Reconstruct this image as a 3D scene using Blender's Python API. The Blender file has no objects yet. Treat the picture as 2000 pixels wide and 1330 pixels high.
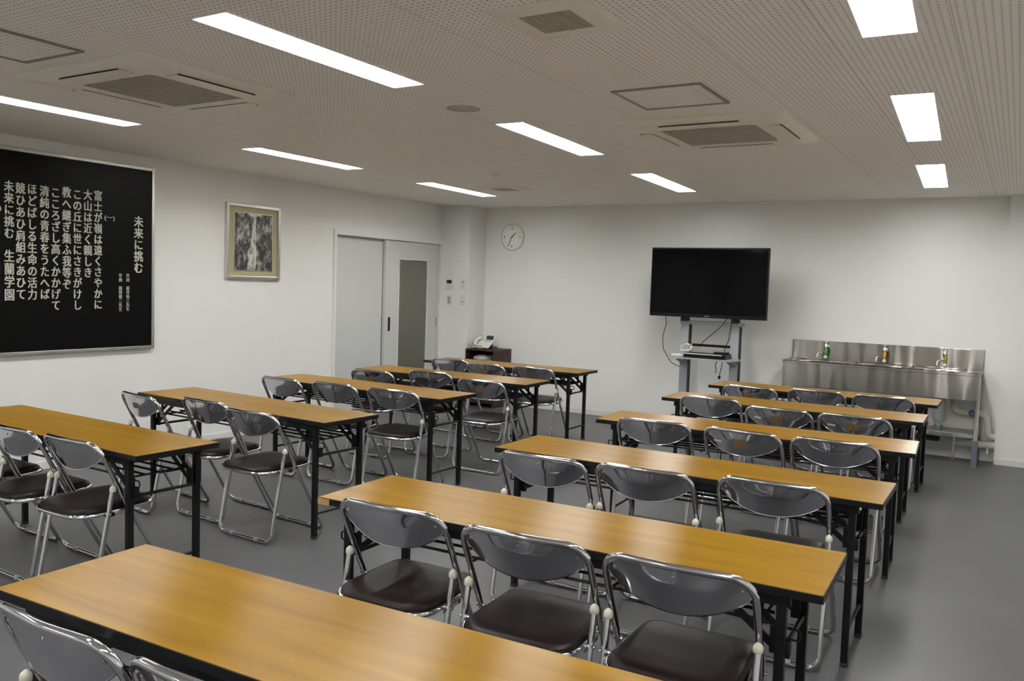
import bpy, bmesh, math, random
from mathutils import Matrix, Vector
random.seed(7)
S = bpy.context.scene
COL = S.collection
PI = math.pi

# ------------------------------------------------------------------ camera
CAM_H = 1.512
YAW, PITCH, ROLL, FPX = math.radians(30.963), math.radians(-3.754), math.radians(-1.833), 1649.2
def cam_rot():
    cy, sy = math.cos(YAW), math.sin(YAW); cp, sp = math.cos(PITCH), math.sin(PITCH); cr, sr = math.cos(ROLL), math.sin(ROLL)
    return Matrix(((cy, -sy, 0), (sy, cy, 0), (0, 0, 1))) @ Matrix(((1, 0, 0), (0, cp, -sp), (0, sp, cp))) @ Matrix(((cr, 0, sr), (0, 1, 0), (-sr, 0, cr)))
R = cam_rot()
right, fwd, up = R.col[0], R.col[1], R.col[2]
cd = bpy.data.cameras.new('camera'); cam = bpy.data.objects.new('camera', cd); COL.objects.link(cam)
cd.sensor_width = 36.0; cd.lens = FPX / 2000 * 36.0; cd.clip_start = 0.05
M3 = Matrix((right, up, -fwd)).transposed()
cam.matrix_world = Matrix.Translation((0, 0, CAM_H)) @ M3.to_4x4()
S.camera = cam

# ------------------------------------------------------------------ world, exposure
W = bpy.data.worlds.new('world'); S.world = W; W.use_nodes = True
W.node_tree.nodes['Background'].inputs[0].default_value = (0.5, 0.55, 0.6, 1)
W.node_tree.nodes['Background'].inputs[1].default_value = 0.02
S.view_settings.view_transform = 'Standard'; S.view_settings.look = 'None'
S.view_settings.gamma = 1.0; S.view_settings.use_curve_mapping = False
S.view_settings.exposure = 0.96
LAMP_STRENGTH = 19.0

# ------------------------------------------------------------------ materials
def nt(name):
    m = bpy.data.materials.new(name); m.use_nodes = True
    return m, m.node_tree, m.node_tree.nodes['Principled BSDF']
def mat(name, col, rough=0.5, metal=0.0, spec=0.5, noise=0.0, nscale=20.0, bump=0.0, bscale=200.0, rnoise=0.0):
    m, t, b = nt(name)
    b.inputs['Base Color'].default_value = (*col, 1); b.inputs['Roughness'].default_value = rough
    b.inputs['Metallic'].default_value = metal; b.inputs['Specular IOR Level'].default_value = spec
    tc = t.nodes.new('ShaderNodeTexCoord')
    if noise:
        n = t.nodes.new('ShaderNodeTexNoise'); n.inputs['Scale'].default_value = nscale; n.inputs['Detail'].default_value = 4
        t.links.new(tc.outputs['Object'], n.inputs['Vector'])
        mx = t.nodes.new('ShaderNodeMix'); mx.data_type = 'RGBA'
        mx.inputs[6].default_value = (*[c * (1 - noise) for c in col], 1); mx.inputs[7].default_value = (*[min(1, c * (1 + noise)) for c in col], 1)
        t.links.new(n.outputs['Fac'], mx.inputs[0]); t.links.new(mx.outputs[2], b.inputs['Base Color'])
    if bump:
        n2 = t.nodes.new('ShaderNodeTexNoise'); n2.inputs['Scale'].default_value = bscale
        t.links.new(tc.outputs['Object'], n2.inputs['Vector'])
        bp = t.nodes.new('ShaderNodeBump'); bp.inputs['Strength'].default_value = bump; bp.inputs['Distance'].default_value = 0.002
        t.links.new(n2.outputs['Fac'], bp.inputs['Height']); t.links.new(bp.outputs['Normal'], b.inputs['Normal'])
    return m
def math_node(t, op, a, b=None, c=None):
    n = t.nodes.new('ShaderNodeMath'); n.operation = op
    for i, v in enumerate((a, b, c)):
        if v is None: continue
        if isinstance(v, (int, float)): n.inputs[i].default_value = v
        else: t.links.new(v, n.inputs[i])
    return n.outputs[0]

def wood_mat(name, c_dark, c_mid, c_light, rough=0.3, spec=0.4):
    m, t, b = nt(name)
    tc = t.nodes.new('ShaderNodeTexCoord'); oi = t.nodes.new('ShaderNodeObjectInfo')
    off = t.nodes.new('ShaderNodeVectorMath'); off.operation = 'ADD'
    cm = t.nodes.new('ShaderNodeCombineXYZ')
    t.links.new(math_node(t, 'MULTIPLY', oi.outputs['Random'], 37.0), cm.inputs[0]); t.links.new(math_node(t, 'MULTIPLY', oi.outputs['Random'], 11.0), cm.inputs[1])
    t.links.new(tc.outputs['Object'], off.inputs[0]); t.links.new(cm.outputs[0], off.inputs[1])
    mp = t.nodes.new('ShaderNodeMapping'); mp.inputs['Scale'].default_value = (0.8, 9.0, 1.0)
    t.links.new(off.outputs[0], mp.inputs[0])
    n = t.nodes.new('ShaderNodeTexNoise'); n.inputs['Scale'].default_value = 2.2; n.inputs['Detail'].default_value = 3; n.inputs['Distortion'].default_value = 0.5
    t.links.new(mp.outputs[0], n.inputs['Vector'])
    mp2 = t.nodes.new('ShaderNodeMapping'); mp2.inputs['Scale'].default_value = (1.5, 70.0, 1.0)
    t.links.new(off.outputs[0], mp2.inputs[0])
    n2 = t.nodes.new('ShaderNodeTexNoise'); n2.inputs['Scale'].default_value = 1.5; n2.inputs['Detail'].default_value = 3
    t.links.new(mp2.outputs[0], n2.inputs['Vector'])
    f = math_node(t, 'ADD', math_node(t, 'MULTIPLY', n.outputs['Fac'], 0.92), math_node(t, 'MULTIPLY', n2.outputs['Fac'], 0.08))
    r = t.nodes.new('ShaderNodeValToRGB'); e = r.color_ramp.elements
    e[0].position = 0.26; e[0].color = (*c_dark, 1); e[1].position = 0.74; e[1].color = (*c_light, 1)
    k = e.new(0.5); k.color = (*c_mid, 1)
    t.links.new(f, r.inputs[0]); t.links.new(r.outputs[0], b.inputs['Base Color'])
    b.inputs['Roughness'].default_value = rough; b.inputs['Specular IOR Level'].default_value = spec
    b.inputs['Anisotropic'].default_value = 0.95
    tg = t.nodes.new('ShaderNodeTangent'); tg.direction_type = 'RADIAL'; tg.axis = 'X'; t.links.new(tg.outputs[0], b.inputs['Tangent'])
    return m

M = {}
M['wall'] = mat('wall_paint', (0.80, 0.80, 0.775), 0.85, spec=0.2, noise=0.015, nscale=3, bump=0.15, bscale=260)
M['trim'] = mat('trim_white', (0.78, 0.78, 0.75), 0.5, noise=0.01, nscale=5)
M['base'] = mat('baseboard_vinyl', (0.74, 0.74, 0.71), 0.5, noise=0.02, nscale=4)
M['door'] = mat('door_panel', (0.60, 0.61, 0.60), 0.5, noise=0.015, nscale=3)
M['black'] = mat('black_steel', (0.007, 0.007, 0.008), 0.40, spec=0.25, noise=0.3, nscale=60)
M['blackplastic'] = mat('black_plastic', (0.006, 0.006, 0.007), 0.3, spec=0.25, noise=0.2, nscale=40)
M['rubber'] = mat('rubber', (0.03, 0.03, 0.03), 0.7, noise=0.2, nscale=40)
M['greyrubber'] = mat('grey_rubber', (0.30, 0.29, 0.26), 0.6, noise=0.15, nscale=40)
M['cap'] = mat('ivory_plastic', (0.62, 0.59, 0.48), 0.45, noise=0.05, nscale=50)
M['seat'] = mat('brown_vinyl', (0.0135, 0.0068, 0.006), 0.36, spec=0.27, noise=0.15, nscale=12, bump=0.25, bscale=420)
M['wood'] = wood_mat('honey_laminate', (0.210, 0.100, 0.006), (0.275, 0.142, 0.008), (0.335, 0.180, 0.014), 0.30, 0.36)
M['chipwood'] = mat('particle_board', (0.45, 0.25, 0.09), 0.8, noise=0.35, nscale=150)
M['darkwood'] = wood_mat('dark_wood', (0.035, 0.016, 0.012), (0.055, 0.026, 0.019), (0.075, 0.037, 0.027), 0.35)
M['silver'] = mat('silver_frame', (0.62, 0.61, 0.57), 0.32, metal=1.0, noise=0.05, nscale=30)
M['hatchframe'] = mat('hatch_aluminium', (0.30, 0.30, 0.29), 0.4, metal=0.7, noise=0.05, nscale=30)
M['board'] = mat('black_board', (0.004, 0.004, 0.0043), 0.30, spec=0.12, noise=0.1, nscale=5)
M['letter'] = mat('cream_letter', (0.60, 0.57, 0.48), 0.4, noise=0.03, nscale=40)
M['matboard'] = mat('olive_mat', (0.40, 0.36, 0.21), 0.9, noise=0.04, nscale=200)
M['acwhite'] = mat('ivory_casing', (0.82, 0.79, 0.70), 0.5, noise=0.02, nscale=10)
M['acgrille'] = mat('grille_olive', (0.20, 0.18, 0.125), 0.6, noise=0.05, nscale=50)
M['acslat'] = mat('grille_slat', (0.48, 0.45, 0.36), 0.55, noise=0.03, nscale=50)
M['slot'] = mat('dark_slot', (0.02, 0.018, 0.015), 0.8, noise=0.1, nscale=50)
M['fixture'] = mat('white_enamel', (0.85, 0.85, 0.84), 0.4, noise=0.01, nscale=20)
M['plate'] = mat('switch_plate', (0.72, 0.73, 0.71), 0.35, noise=0.01, nscale=60)
M['greyplate'] = mat('grey_key', (0.34, 0.35, 0.35), 0.4, noise=0.05, nscale=60)
M['lcd'] = mat('lcd_screen', (0.03, 0.04, 0.036), 0.2, noise=0.1, nscale=300)
M['clockface'] = mat('clock_dial', (0.90, 0.90, 0.89), 0.5, noise=0.01, nscale=20)
M['clockrim'] = mat('cream_rim', (0.74, 0.71, 0.58), 0.4, noise=0.02, nscale=20)
M['ink'] = mat('ink_black', (0.02, 0.02, 0.022), 0.5, noise=0.1, nscale=50)
M['screen'] = mat('tv_screen', (0.0022, 0.002, 0.0024), 0.06, spec=0.10, noise=0.1, nscale=5)
M['logo'] = mat('pale_logo', (0.55, 0.55, 0.56), 0.4, noise=0.02, nscale=50)
M['standgrey'] = mat('grey_powdercoat', (0.34, 0.37, 0.385), 0.5, noise=0.04, nscale=15)
M['standdark'] = mat('dark_channel', (0.022, 0.02, 0.018), 0.6, noise=0.1, nscale=30)
M['chromeplain'] = mat('plain_chrome', (0.75, 0.75, 0.75), 0.12, metal=1.0, noise=0.03, nscale=20)
M['cream'] = mat('cream_plastic', (0.72, 0.70, 0.62), 0.45, noise=0.03, nscale=40)
M['pipe'] = mat('white_lagging', (0.66, 0.65, 0.58), 0.7, noise=0.06, nscale=25, bump=0.4, bscale=60)
M['pvc'] = mat('grey_pvc', (0.36, 0.38, 0.36), 0.4, noise=0.05, nscale=25)
M['boot'] = mat('grey_boot', (0.13, 0.15, 0.17), 0.5, noise=0.06, nscale=30)
M['blue'] = mat('blue_knob', (0.02, 0.06, 0.16), 0.4, noise=0.1, nscale=60)
M['netgreen'] = mat('green_net', (0.08, 0.42, 0.07), 0.6, noise=0.25, nscale=140)
M['netorange'] = mat('orange_net', (0.72, 0.33, 0.03), 0.6, noise=0.25, nscale=140)
M['netyellow'] = mat('olive_net', (0.30, 0.28, 0.05), 0.6, noise=0.25, nscale=140)
M['soap'] = mat('soap_white', (0.75, 0.75, 0.70), 0.5, noise=0.03, nscale=60)
M['note'] = mat('green_note', (0.48, 0.68, 0.36), 0.8, noise=0.03, nscale=60)
M['tag'] = mat('brass_tag', (0.17, 0.092, 0.026), 0.5, noise=0.45, nscale=160)
M['label'] = mat('pale_tape', (0.60, 0.57, 0.48), 0.6, noise=0.1, nscale=90)
M['bag'] = mat('plastic_bag', (0.42, 0.42, 0.40), 0.25, noise=0.3, nscale=40, bump=0.6, bscale=60)
M['corridor'] = mat('corridor_wall', (0.48, 0.47, 0.38), 0.9, noise=0.03, nscale=3)
M['corridorfloor'] = mat('corridor_floor', (0.20, 0.135, 0.075), 0.6, noise=0.06, nscale=5)

def chrome_mat(name, col, rough, bstr, bscale):
    m, t, b = nt(name)
    b.inputs['Base Color'].default_value = (*col, 1); b.inputs['Metallic'].default_value = 1.0; b.inputs['Roughness'].default_value = rough
    tc = t.nodes.new('ShaderNodeTexCoord'); n = t.nodes.new('ShaderNodeTexNoise'); n.inputs['Scale'].default_value = bscale; n.inputs['Detail'].default_value = 1
    t.links.new(tc.outputs['Object'], n.inputs['Vector'])
    bp = t.nodes.new('ShaderNodeBump'); bp.inputs['Strength'].default_value = bstr; bp.inputs['Distance'].default_value = 0.02
    t.links.new(n.outputs['Fac'], bp.inputs['Height']); t.links.new(bp.outputs['Normal'], b.inputs['Normal'])
    return m
M['chrome'] = chrome_mat('chair_chrome', (0.66, 0.66, 0.68), 0.10, 0.02, 9.0)
M['panelchrome'] = chrome_mat('backrest_chrome', (0.56, 0.56, 0.585), 0.09, 0.10, 7.0)

def steel_mat():
    m, t, b = nt('brushed_stainless')
    b.inputs['Base Color'].default_value = (0.34, 0.322, 0.298, 1); b.inputs['Metallic'].default_value = 1.0
    b.inputs['Roughness'].default_value = 0.25; b.inputs['Anisotropic'].default_value = 0.88
    tg = t.nodes.new('ShaderNodeTangent'); tg.direction_type = 'RADIAL'; tg.axis = 'X'; t.links.new(tg.outputs[0], b.inputs['Tangent'])
    tc = t.nodes.new('ShaderNodeTexCoord'); mp = t.nodes.new('ShaderNodeMapping'); mp.inputs['Scale'].default_value = (2.2, 0.4, 0.5)
    n = t.nodes.new('ShaderNodeTexNoise'); n.inputs['Scale'].default_value = 2.0; n.inputs['Detail'].default_value = 1
    t.links.new(tc.outputs['Object'], mp.inputs[0]); t.links.new(mp.outputs[0], n.inputs['Vector'])
    mp2 = t.nodes.new('ShaderNodeMapping'); mp2.inputs['Scale'].default_value = (1.0, 300, 300)
    n3 = t.nodes.new('ShaderNodeTexNoise'); n3.inputs['Scale'].default_value = 3.0; n3.inputs['Detail'].default_value = 2
    t.links.new(tc.outputs['Object'], mp2.inputs[0]); t.links.new(mp2.outputs[0], n3.inputs['Vector'])
    bp = t.nodes.new('ShaderNodeBump'); bp.inputs['Strength'].default_value = 0.5; bp.inputs['Distance'].default_value = 0.06
    t.links.new(n.outputs['Fac'], bp.inputs['Height'])
    bp2 = t.nodes.new('ShaderNodeBump'); bp2.inputs['Strength'].default_value = 0.06; bp2.inputs['Distance'].default_value = 0.001
    t.links.new(n3.outputs['Fac'], bp2.inputs['Height']); t.links.new(bp.outputs['Normal'], bp2.inputs['Normal']); t.links.new(bp2.outputs['Normal'], b.inputs['Normal'])
    return m
M['steel'] = steel_mat()

def floor_mat():
    m, t, b = nt('grey_vinyl_floor')
    tc = t.nodes.new('ShaderNodeTexCoord')
    n = t.nodes.new('ShaderNodeTexNoise'); n.inputs['Scale'].default_value = 230; n.inputs['Detail'].default_value = 2
    n2 = t.nodes.new('ShaderNodeTexNoise'); n2.inputs['Scale'].default_value = 2.0; n2.inputs['Detail'].default_value = 4
    for k in (n, n2): t.links.new(tc.outputs['Object'], k.inputs['Vector'])
    r = t.nodes.new('ShaderNodeValToRGB'); e = r.color_ramp.elements
    e[0].position = 0.36; e[0].color = (0.060, 0.060, 0.064, 1); e[1].position = 0.64; e[1].color = (0.122, 0.122, 0.127, 1)
    t.links.new(math_node(t, 'ADD', math_node(t, 'MULTIPLY', n.outputs['Fac'], 0.85), math_node(t, 'MULTIPLY', n2.outputs['Fac'], 0.15)), r.inputs[0])
    t.links.new(r.outputs[0], b.inputs['Base Color'])
    b.inputs['Roughness'].default_value = 0.40; b.inputs['Specular IOR Level'].default_value = 0.4
    return m
M['floor'] = floor_mat()

def ceiling_mat():
    m, t, b = nt('perforated_ceiling_board')
    tc = t.nodes.new('ShaderNodeTexCoord'); sp = t.nodes.new('ShaderNodeSeparateXYZ')
    t.links.new(tc.outputs['Object'], sp.inputs[0])
    px, py = 0.0255, 0.0272
    fx = math_node(t, 'SUBTRACT', math_node(t, 'FRACT', math_node(t, 'DIVIDE', sp.outputs[0], px)), 0.5)
    fy = math_node(t, 'SUBTRACT', math_node(t, 'FRACT', math_node(t, 'DIVIDE', sp.outputs[1], py)), 0.5)
    dx = math_node(t, 'MULTIPLY', fx, px); dy = math_node(t, 'MULTIPLY', fy, py)
    d = math_node(t, 'SQRT', math_node(t, 'ADD', math_node(t, 'MULTIPLY', dx, dx), math_node(t, 'MULTIPLY', dy, dy)))
    hole = math_node(t, 'LESS_THAN', d, 0.0046)
    jx = math_node(t, 'LESS_THAN', math_node(t, 'FRACT', math_node(t, 'DIVIDE', math_node(t, 'ADD', sp.outputs[0], 1.10 + 10 * 0.42), 0.42)), 0.0075)
    jy = math_node(t, 'LESS_THAN', math_node(t, 'FRACT', math_node(t, 'DIVIDE', sp.outputs[1], 0.91)), 0.0015)
    line = math_node(t, 'MAXIMUM', jx, jy)
    mx = t.nodes.new('ShaderNodeMix'); mx.data_type = 'RGBA'
    mx.inputs[6].default_value = (0.91, 0.90, 0.865, 1); mx.inputs[7].default_value = (0.40, 0.38, 0.335, 1)
    t.links.new(math_node(t, 'MAXIMUM', hole, math_node(t, 'MULTIPLY', line, 0.7)), mx.inputs[0])
    t.links.new(mx.outputs[2], b.inputs['Base Color']); b.inputs['Roughness'].default_value = 0.9; b.inputs['Specular IOR Level'].default_value = 0.2
    return m
M['ceiling'] = ceiling_mat()

def lamp_mat():
    m, t, b = nt('lamp_diffuser')
    b.inputs['Base Color'].default_value = (0.9, 0.9, 0.9, 1)
    tc = t.nodes.new('ShaderNodeTexCoord'); n = t.nodes.new('ShaderNodeTexNoise'); n.inputs['Scale'].default_value = 3
    t.links.new(tc.outputs['Object'], n.inputs['Vector'])
    t.links.new(math_node(t, 'ADD', math_node(t, 'MULTIPLY', n.outputs['Fac'], 0.4), LAMP_STRENGTH - 0.2), b.inputs['Emission Strength'])
    b.inputs['Emission Color'].default_value = (1.0, 1.0, 0.985, 1)
    return m
M['lamp'] = lamp_mat()

def painting_mat():
    m, t, b = nt('ink_wash_waterfall')
    tc = t.nodes.new('ShaderNodeTexCoord'); sp = t.nodes.new('ShaderNodeSeparateXYZ'); t.links.new(tc.outputs['Object'], sp.inputs[0])
    n = t.nodes.new('ShaderNodeTexNoise'); n.inputs['Scale'].default_value = 20; n.inputs['Detail'].default_value = 9; n.inputs['Roughness'].default_value = 0.72; n.inputs['Distortion'].default_value = 0.35
    mp = t.nodes.new('ShaderNodeMapping'); mp.inputs['Scale'].default_value = (1, 1.0, 0.55); t.links.new(tc.outputs['Object'], mp.inputs[0]); t.links.new(mp.outputs[0], n.inputs['Vector'])
    nw = t.nodes.new('ShaderNodeTexNoise'); nw.inputs['Scale'].default_value = 9; t.links.new(tc.outputs['Object'], nw.inputs['Vector'])
    wob = math_node(t, 'MULTIPLY', math_node(t, 'SUBTRACT', nw.outputs['Fac'], 0.5), 0.10)
    # distance from a slanting fall line
    ctr = math_node(t, 'ADD', math_node(t, 'MULTIPLY', sp.outputs[2], 0.10), -0.005)
    dd = math_node(t, 'ABSOLUTE', math_node(t, 'SUBTRACT', sp.outputs[1], math_node(t, 'ADD', ctr, math_node(t, 'MULTIPLY', wob, 0.5))))
    width = math_node(t, 'SUBTRACT', 0.034, math_node(t, 'MULTIPLY', sp.outputs[2], 0.08))
    fall = math_node(t, 'LESS_THAN', dd, width)
    sky = math_node(t, 'GREATER_THAN', math_node(t, 'ADD', sp.outputs[2], math_node(t, 'ADD', wob, math_node(t, 'MULTIPLY', math_node(t, 'MULTIPLY', dd, dd), -3.0))), 0.235)
    light = math_node(t, 'MAXIMUM', fall, sky)
    r = t.nodes.new('ShaderNodeValToRGB'); e = r.color_ramp.elements
    e[0].position = 0.44; e[0].color = (0.03, 0.029, 0.027, 1); e[1].position = 0.68; e[1].color = (0.62, 0.60, 0.54, 1)
    k = e.new(0.52); k.color = (0.13, 0.125, 0.115, 1)
    t.links.new(math_node(t, 'ADD', n.outputs['Fac'], math_node(t, 'MULTIPLY', light, 0.15)), r.inputs[0])
    t.links.new(r.outputs[0], b.inputs['Base Color']); b.inputs['Roughness'].default_value = 0.35
    return m
M['painting'] = painting_mat()

def frosted_mat():
    m, t, b = nt('frosted_glass')
    b.inputs['Base Color'].default_value = (0.60, 0.61, 0.53, 1); b.inputs['Roughness'].default_value = 0.36
    b.inputs['Transmission Weight'].default_value = 0.85
    tc = t.nodes.new('ShaderNodeTexCoord'); n = t.nodes.new('ShaderNodeTexNoise'); n.inputs['Scale'].default_value = 500
    t.links.new(tc.outputs['Object'], n.inputs['Vector'])
    bp = t.nodes.new('ShaderNodeBump'); bp.inputs['Strength'].default_value = 0.1; bp.inputs['Distance'].default_value = 0.001
    t.links.new(n.outputs['Fac'], bp.inputs['Height']); t.links.new(bp.outputs['Normal'], b.inputs['Normal'])
    return m
M['frosted'] = frosted_mat()

# ------------------------------------------------------------------ mesh helpers
class MB:
    def __init__(s): s.bm = bmesh.new(); s.curved = False
    def box(s, c, size, rot=None, bev=0.0, seg=2):
        mtx = Matrix.Translation(c) @ (rot.to_4x4() if rot else Matrix()) @ Matrix.Diagonal((*size, 1))
        t = bmesh.new(); bmesh.ops.create_cube(t, size=1.0, matrix=mtx)
        if bev: bmesh.ops.bevel(t, geom=t.edges[:], offset=bev, segments=seg, affect='EDGES', profile=0.5)
        s._merge(t); return s
    def _merge(s, t):
        me = bpy.data.meshes.new('tmp'); t.to_mesh(me); t.free(); s.bm.from_mesh(me); bpy.data.meshes.remove(me)
    def bar(s, a, b, w, h, upv=(0, 0, 1), bev=0.0):
        a, b = Vector(a), Vector(b); d = (b - a); L = d.length; d.normalize()
        u = Vector(upv); x = u.cross(d)
        if x.length < 1e-5: x = Vector((1, 0, 0)).cross(d)
        x.normalize(); z = d.cross(x)
        return s.box((a + b) / 2, (w, L, h), Matrix((x, d, z)).transposed(), bev)
    def tube(s, pts, r, seg=12, closed=False, radii=None):
        s.curved = True; pts = [Vector(p) for p in pts]; n = len(pts); rings = []
        tang = []
        for i in range(n):
            if closed: tv = pts[(i + 1) % n] - pts[i - 1]
            else: tv = pts[min(i + 1, n - 1)] - pts[max(i - 1, 0)]
            tang.append(tv.normalized())
        ref = Vector((0, 0, 1)) if abs(tang[0].z) < 0.9 else Vector((1, 0, 0))
        nv = (ref - tang[0] * ref.dot(tang[0])).normalized()
        for i in range(n):
            if i: nv = (nv - tang[i] * nv.dot(tang[i])).normalized()
            bv = tang[i].cross(nv); rr = radii[i] if radii else r
            rings.append([s.bm.verts.new(pts[i] + (nv * math.cos(a) + bv * math.sin(a)) * rr) for a in [2 * PI * k / seg for k in range(seg)]])
        for i in range(n if closed else n - 1):
            A, B = rings[i], rings[(i + 1) % n]; sh = 0
            if closed and i == n - 1:
                sh = min(range(seg), key=lambda q: sum((A[k].co - B[(k + q) % seg].co).length for k in range(seg)))
            for k in range(seg):
                s.bm.faces.new((A[k], A[(k + 1) % seg], B[(k + 1 + sh) % seg], B[(k + sh) % seg]))
        if not closed:
            s.bm.faces.new(list(reversed(rings[0]))); s.bm.faces.new(rings[-1])
        return s
    def lathe(s, prof, mtx=None, seg=24):
        s.curved = True; mtx = mtx or Matrix(); rings = []
        for r, z in prof:
            if r < 1e-6: rings.append([s.bm.verts.new(mtx @ Vector((0, 0, z)))])
            else: rings.append([s.bm.verts.new(mtx @ Vector((r * math.cos(2 * PI * k / seg), r * math.sin(2 * PI * k / seg), z))) for k in range(seg)])
        for A, B in zip(rings, rings[1:]):
            for k in range(seg):
                a0, a1 = A[k % len(A)], A[(k + 1) % len(A)]; b0, b1 = B[k % len(B)], B[(k + 1) % len(B)]
                f = [a0]
                for v in (a1, b1, b0):
                    if v not in f: f.append(v)
                if len(f) > 2: s.bm.faces.new(f)
        return s
    def cyl(s, a, b, r, seg=16):
        return s.tube([a, b], r, seg)
    def prism(s, poly, z0, z1, mtx=None, bev=0.0):
        mtx = mtx or Matrix(); t = bmesh.new()
        A = [t.verts.new(mtx @ Vector((x, y, z0))) for x, y in poly]; B = [t.verts.new(mtx @ Vector((x, y, z1))) for x, y in poly]
        n = len(poly); t.faces.new(list(reversed(A))); top = t.faces.new(B)
        for k in range(n): t.faces.new((A[k], A[(k + 1) % n], B[(k + 1) % n], B[k]))
        if bev: bmesh.ops.bevel(t, geom=list(top.edges), offset=bev, segments=3, affect='EDGES', profile=0.5)
        s._merge(t); return s
    def quad(s, a, b, c, d):
        s.bm.faces.new([s.bm.verts.new(v) for v in (a, b, c, d)]); return s
    def grid(s, rows):
        s.curved = True; V = [[s.bm.verts.new(p) for p in r] for r in rows]
        for i in range(len(V) - 1):
            for j in range(len(V[0]) - 1): s.bm.faces.new((V[i][j], V[i][j + 1], V[i + 1][j + 1], V[i + 1][j]))
        return s
    def build(s, name, m, parent=None, loc=(0, 0, 0), smooth=True, normals=True):
        bmesh.ops.remove_doubles(s.bm, verts=s.bm.verts[:], dist=1e-6)
        if normals: bmesh.ops.recalc_face_normals(s.bm, faces=s.bm.faces[:])
        me = bpy.data.meshes.new(name); s.bm.to_mesh(me); s.bm.free()
        if smooth and s.curved:
            me.polygons.foreach_set('use_smooth', [True] * len(me.polygons)); me.set_sharp_from_angle(angle=math.radians(38))
        me.materials.append(M[m]); o = bpy.data.objects.new(name, me); COL.objects.link(o); o.location = loc
        if parent: o.parent = parent
        return o
def fillet(pts, rad, n=6, closed=False):
    pts = [Vector(p) for p in pts]; N = len(pts); out = []
    for i in range(N):
        r = rad[i]
        if (not closed and i in (0, N - 1)) or r <= 0: out.append(pts[i]); continue
        p, a, b = pts[i], pts[i - 1], pts[(i + 1) % N]
        u, v = (a - p).normalized(), (b - p).normalized()
        ang = u.angle(v); d = min(r / math.tan(ang / 2), (a - p).length * 0.49, (b - p).length * 0.49); rr = d * math.tan(ang / 2)
        c = p + (u + v).normalized() * (rr / math.sin(ang / 2)); s0, s1 = p + u * d - c, p + v * d - c
        tot = s0.angle(s1); ax = s0.cross(s1).normalized()
        for k in range(n + 1): out.append(c + Matrix.Rotation(tot * k / n, 3, ax) @ s0)
    return out
def tag(o, label, cat, group=None, kind=None):
    o['label'] = label; o['category'] = cat
    if group: o['group'] = group
    if kind: o['kind'] = kind
    return o
def empty(name, loc=(0, 0, 0), rz=0.0):
    o = bpy.data.objects.new(name, None); COL.objects.link(o); o.location = loc; o.rotation_euler = (0, 0, rz); o.empty_display_size = 0.1
    return o
def thing(name, label, cat, loc=(0, 0, 0), rz=0.0, group=None):
    return tag(empty(name, loc, rz), label, cat, group)
def kids(o): return [c for c in list(COL.objects) if c.parent == o]
def copy_tree(o, parent=None):
    c = o.copy(); COL.objects.link(c)
    if parent: c.parent = parent
    for ch in kids(o): copy_tree(ch, c)
    return c
def struct(name, mb, m, parent=None, **k):
    o = mb.build(name, m, parent, **k)
    if not parent: o['kind'] = 'structure'
    return o
AX_LEFT = Matrix(((0, 0, 1), (1, 0, 0), (0, 1, 0))).to_4x4()      # local x -> +Y, y -> +Z, z -> +X (on the left wall)
AX_BACK = Matrix(((1, 0, 0), (0, 0, -1), (0, 1, 0))).to_4x4()     # local x -> +X, y -> +Z, z -> -Y (on the back wall)
def text_mesh(body, extrude=0.0012, space_line=1.0, bold=0.0):
    cu = bpy.data.curves.new('lettering', 'FONT'); cu.body = body; cu.align_x = 'CENTER'; cu.size = 1.0; cu.extrude = extrude; cu.space_line = space_line; cu.resolution_u = 4
    o = bpy.data.objects.new('lettering', cu); COL.objects.link(o); bpy.context.view_layer.update()
    me = bpy.data.meshes.new_from_object(o.evaluated_get(bpy.context.evaluated_depsgraph_get()))
    bpy.data.objects.remove(o); bpy.data.curves.remove(cu)
    if bold:
        b = bmesh.new()
        for dx, dy in ((-bold, -bold * 0.5), (bold, bold * 0.5), (-bold, bold * 0.5), (bold, -bold * 0.5)):
            k = len(b.verts); b.from_mesh(me); b.verts.ensure_lookup_table()
            for v in b.verts[k:]: v.co.x += dx; v.co.y += dy; v.co.z += 0.2 * (1 + (dx > 0) + 2 * (dy > 0))
        b.to_mesh(me); b.free()
    return me
def text_on(name, body, axes, center, width, height, m, parent, extrude=0.0012, bold=0.0, keep=False):
    me = text_mesh(body, 1.0, bold=bold)
    xs = [v.co.x for v in me.vertices]; ys = [v.co.y for v in me.vertices]
    cx, cy = (min(xs) + max(xs)) / 2, (min(ys) + max(ys)) / 2
    sx, sy = width / (max(xs) - min(xs)), height / (max(ys) - min(ys))
    if keep: sx = sy = min(sx, sy)
    me.transform(Matrix.Translation(center) @ axes @ Matrix.Diagonal((sx, sy, extrude, 1)) @ Matrix.Translation((-cx, -cy, 0)))
    me.materials.clear(); me.materials.append(M[m]); me.name = name
    o = bpy.data.objects.new(name, me); COL.objects.link(o); o.parent = parent
    return o

# ------------------------------------------------------------------ room shell
XL, YB, H = -6.295, 9.075, 2.4755
XR, YF = 0.82, -3.2
COLX, COLY = -5.875, 8.70         # corner pier at left
PX, PY = -0.13, 8.935             # pier at right
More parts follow.
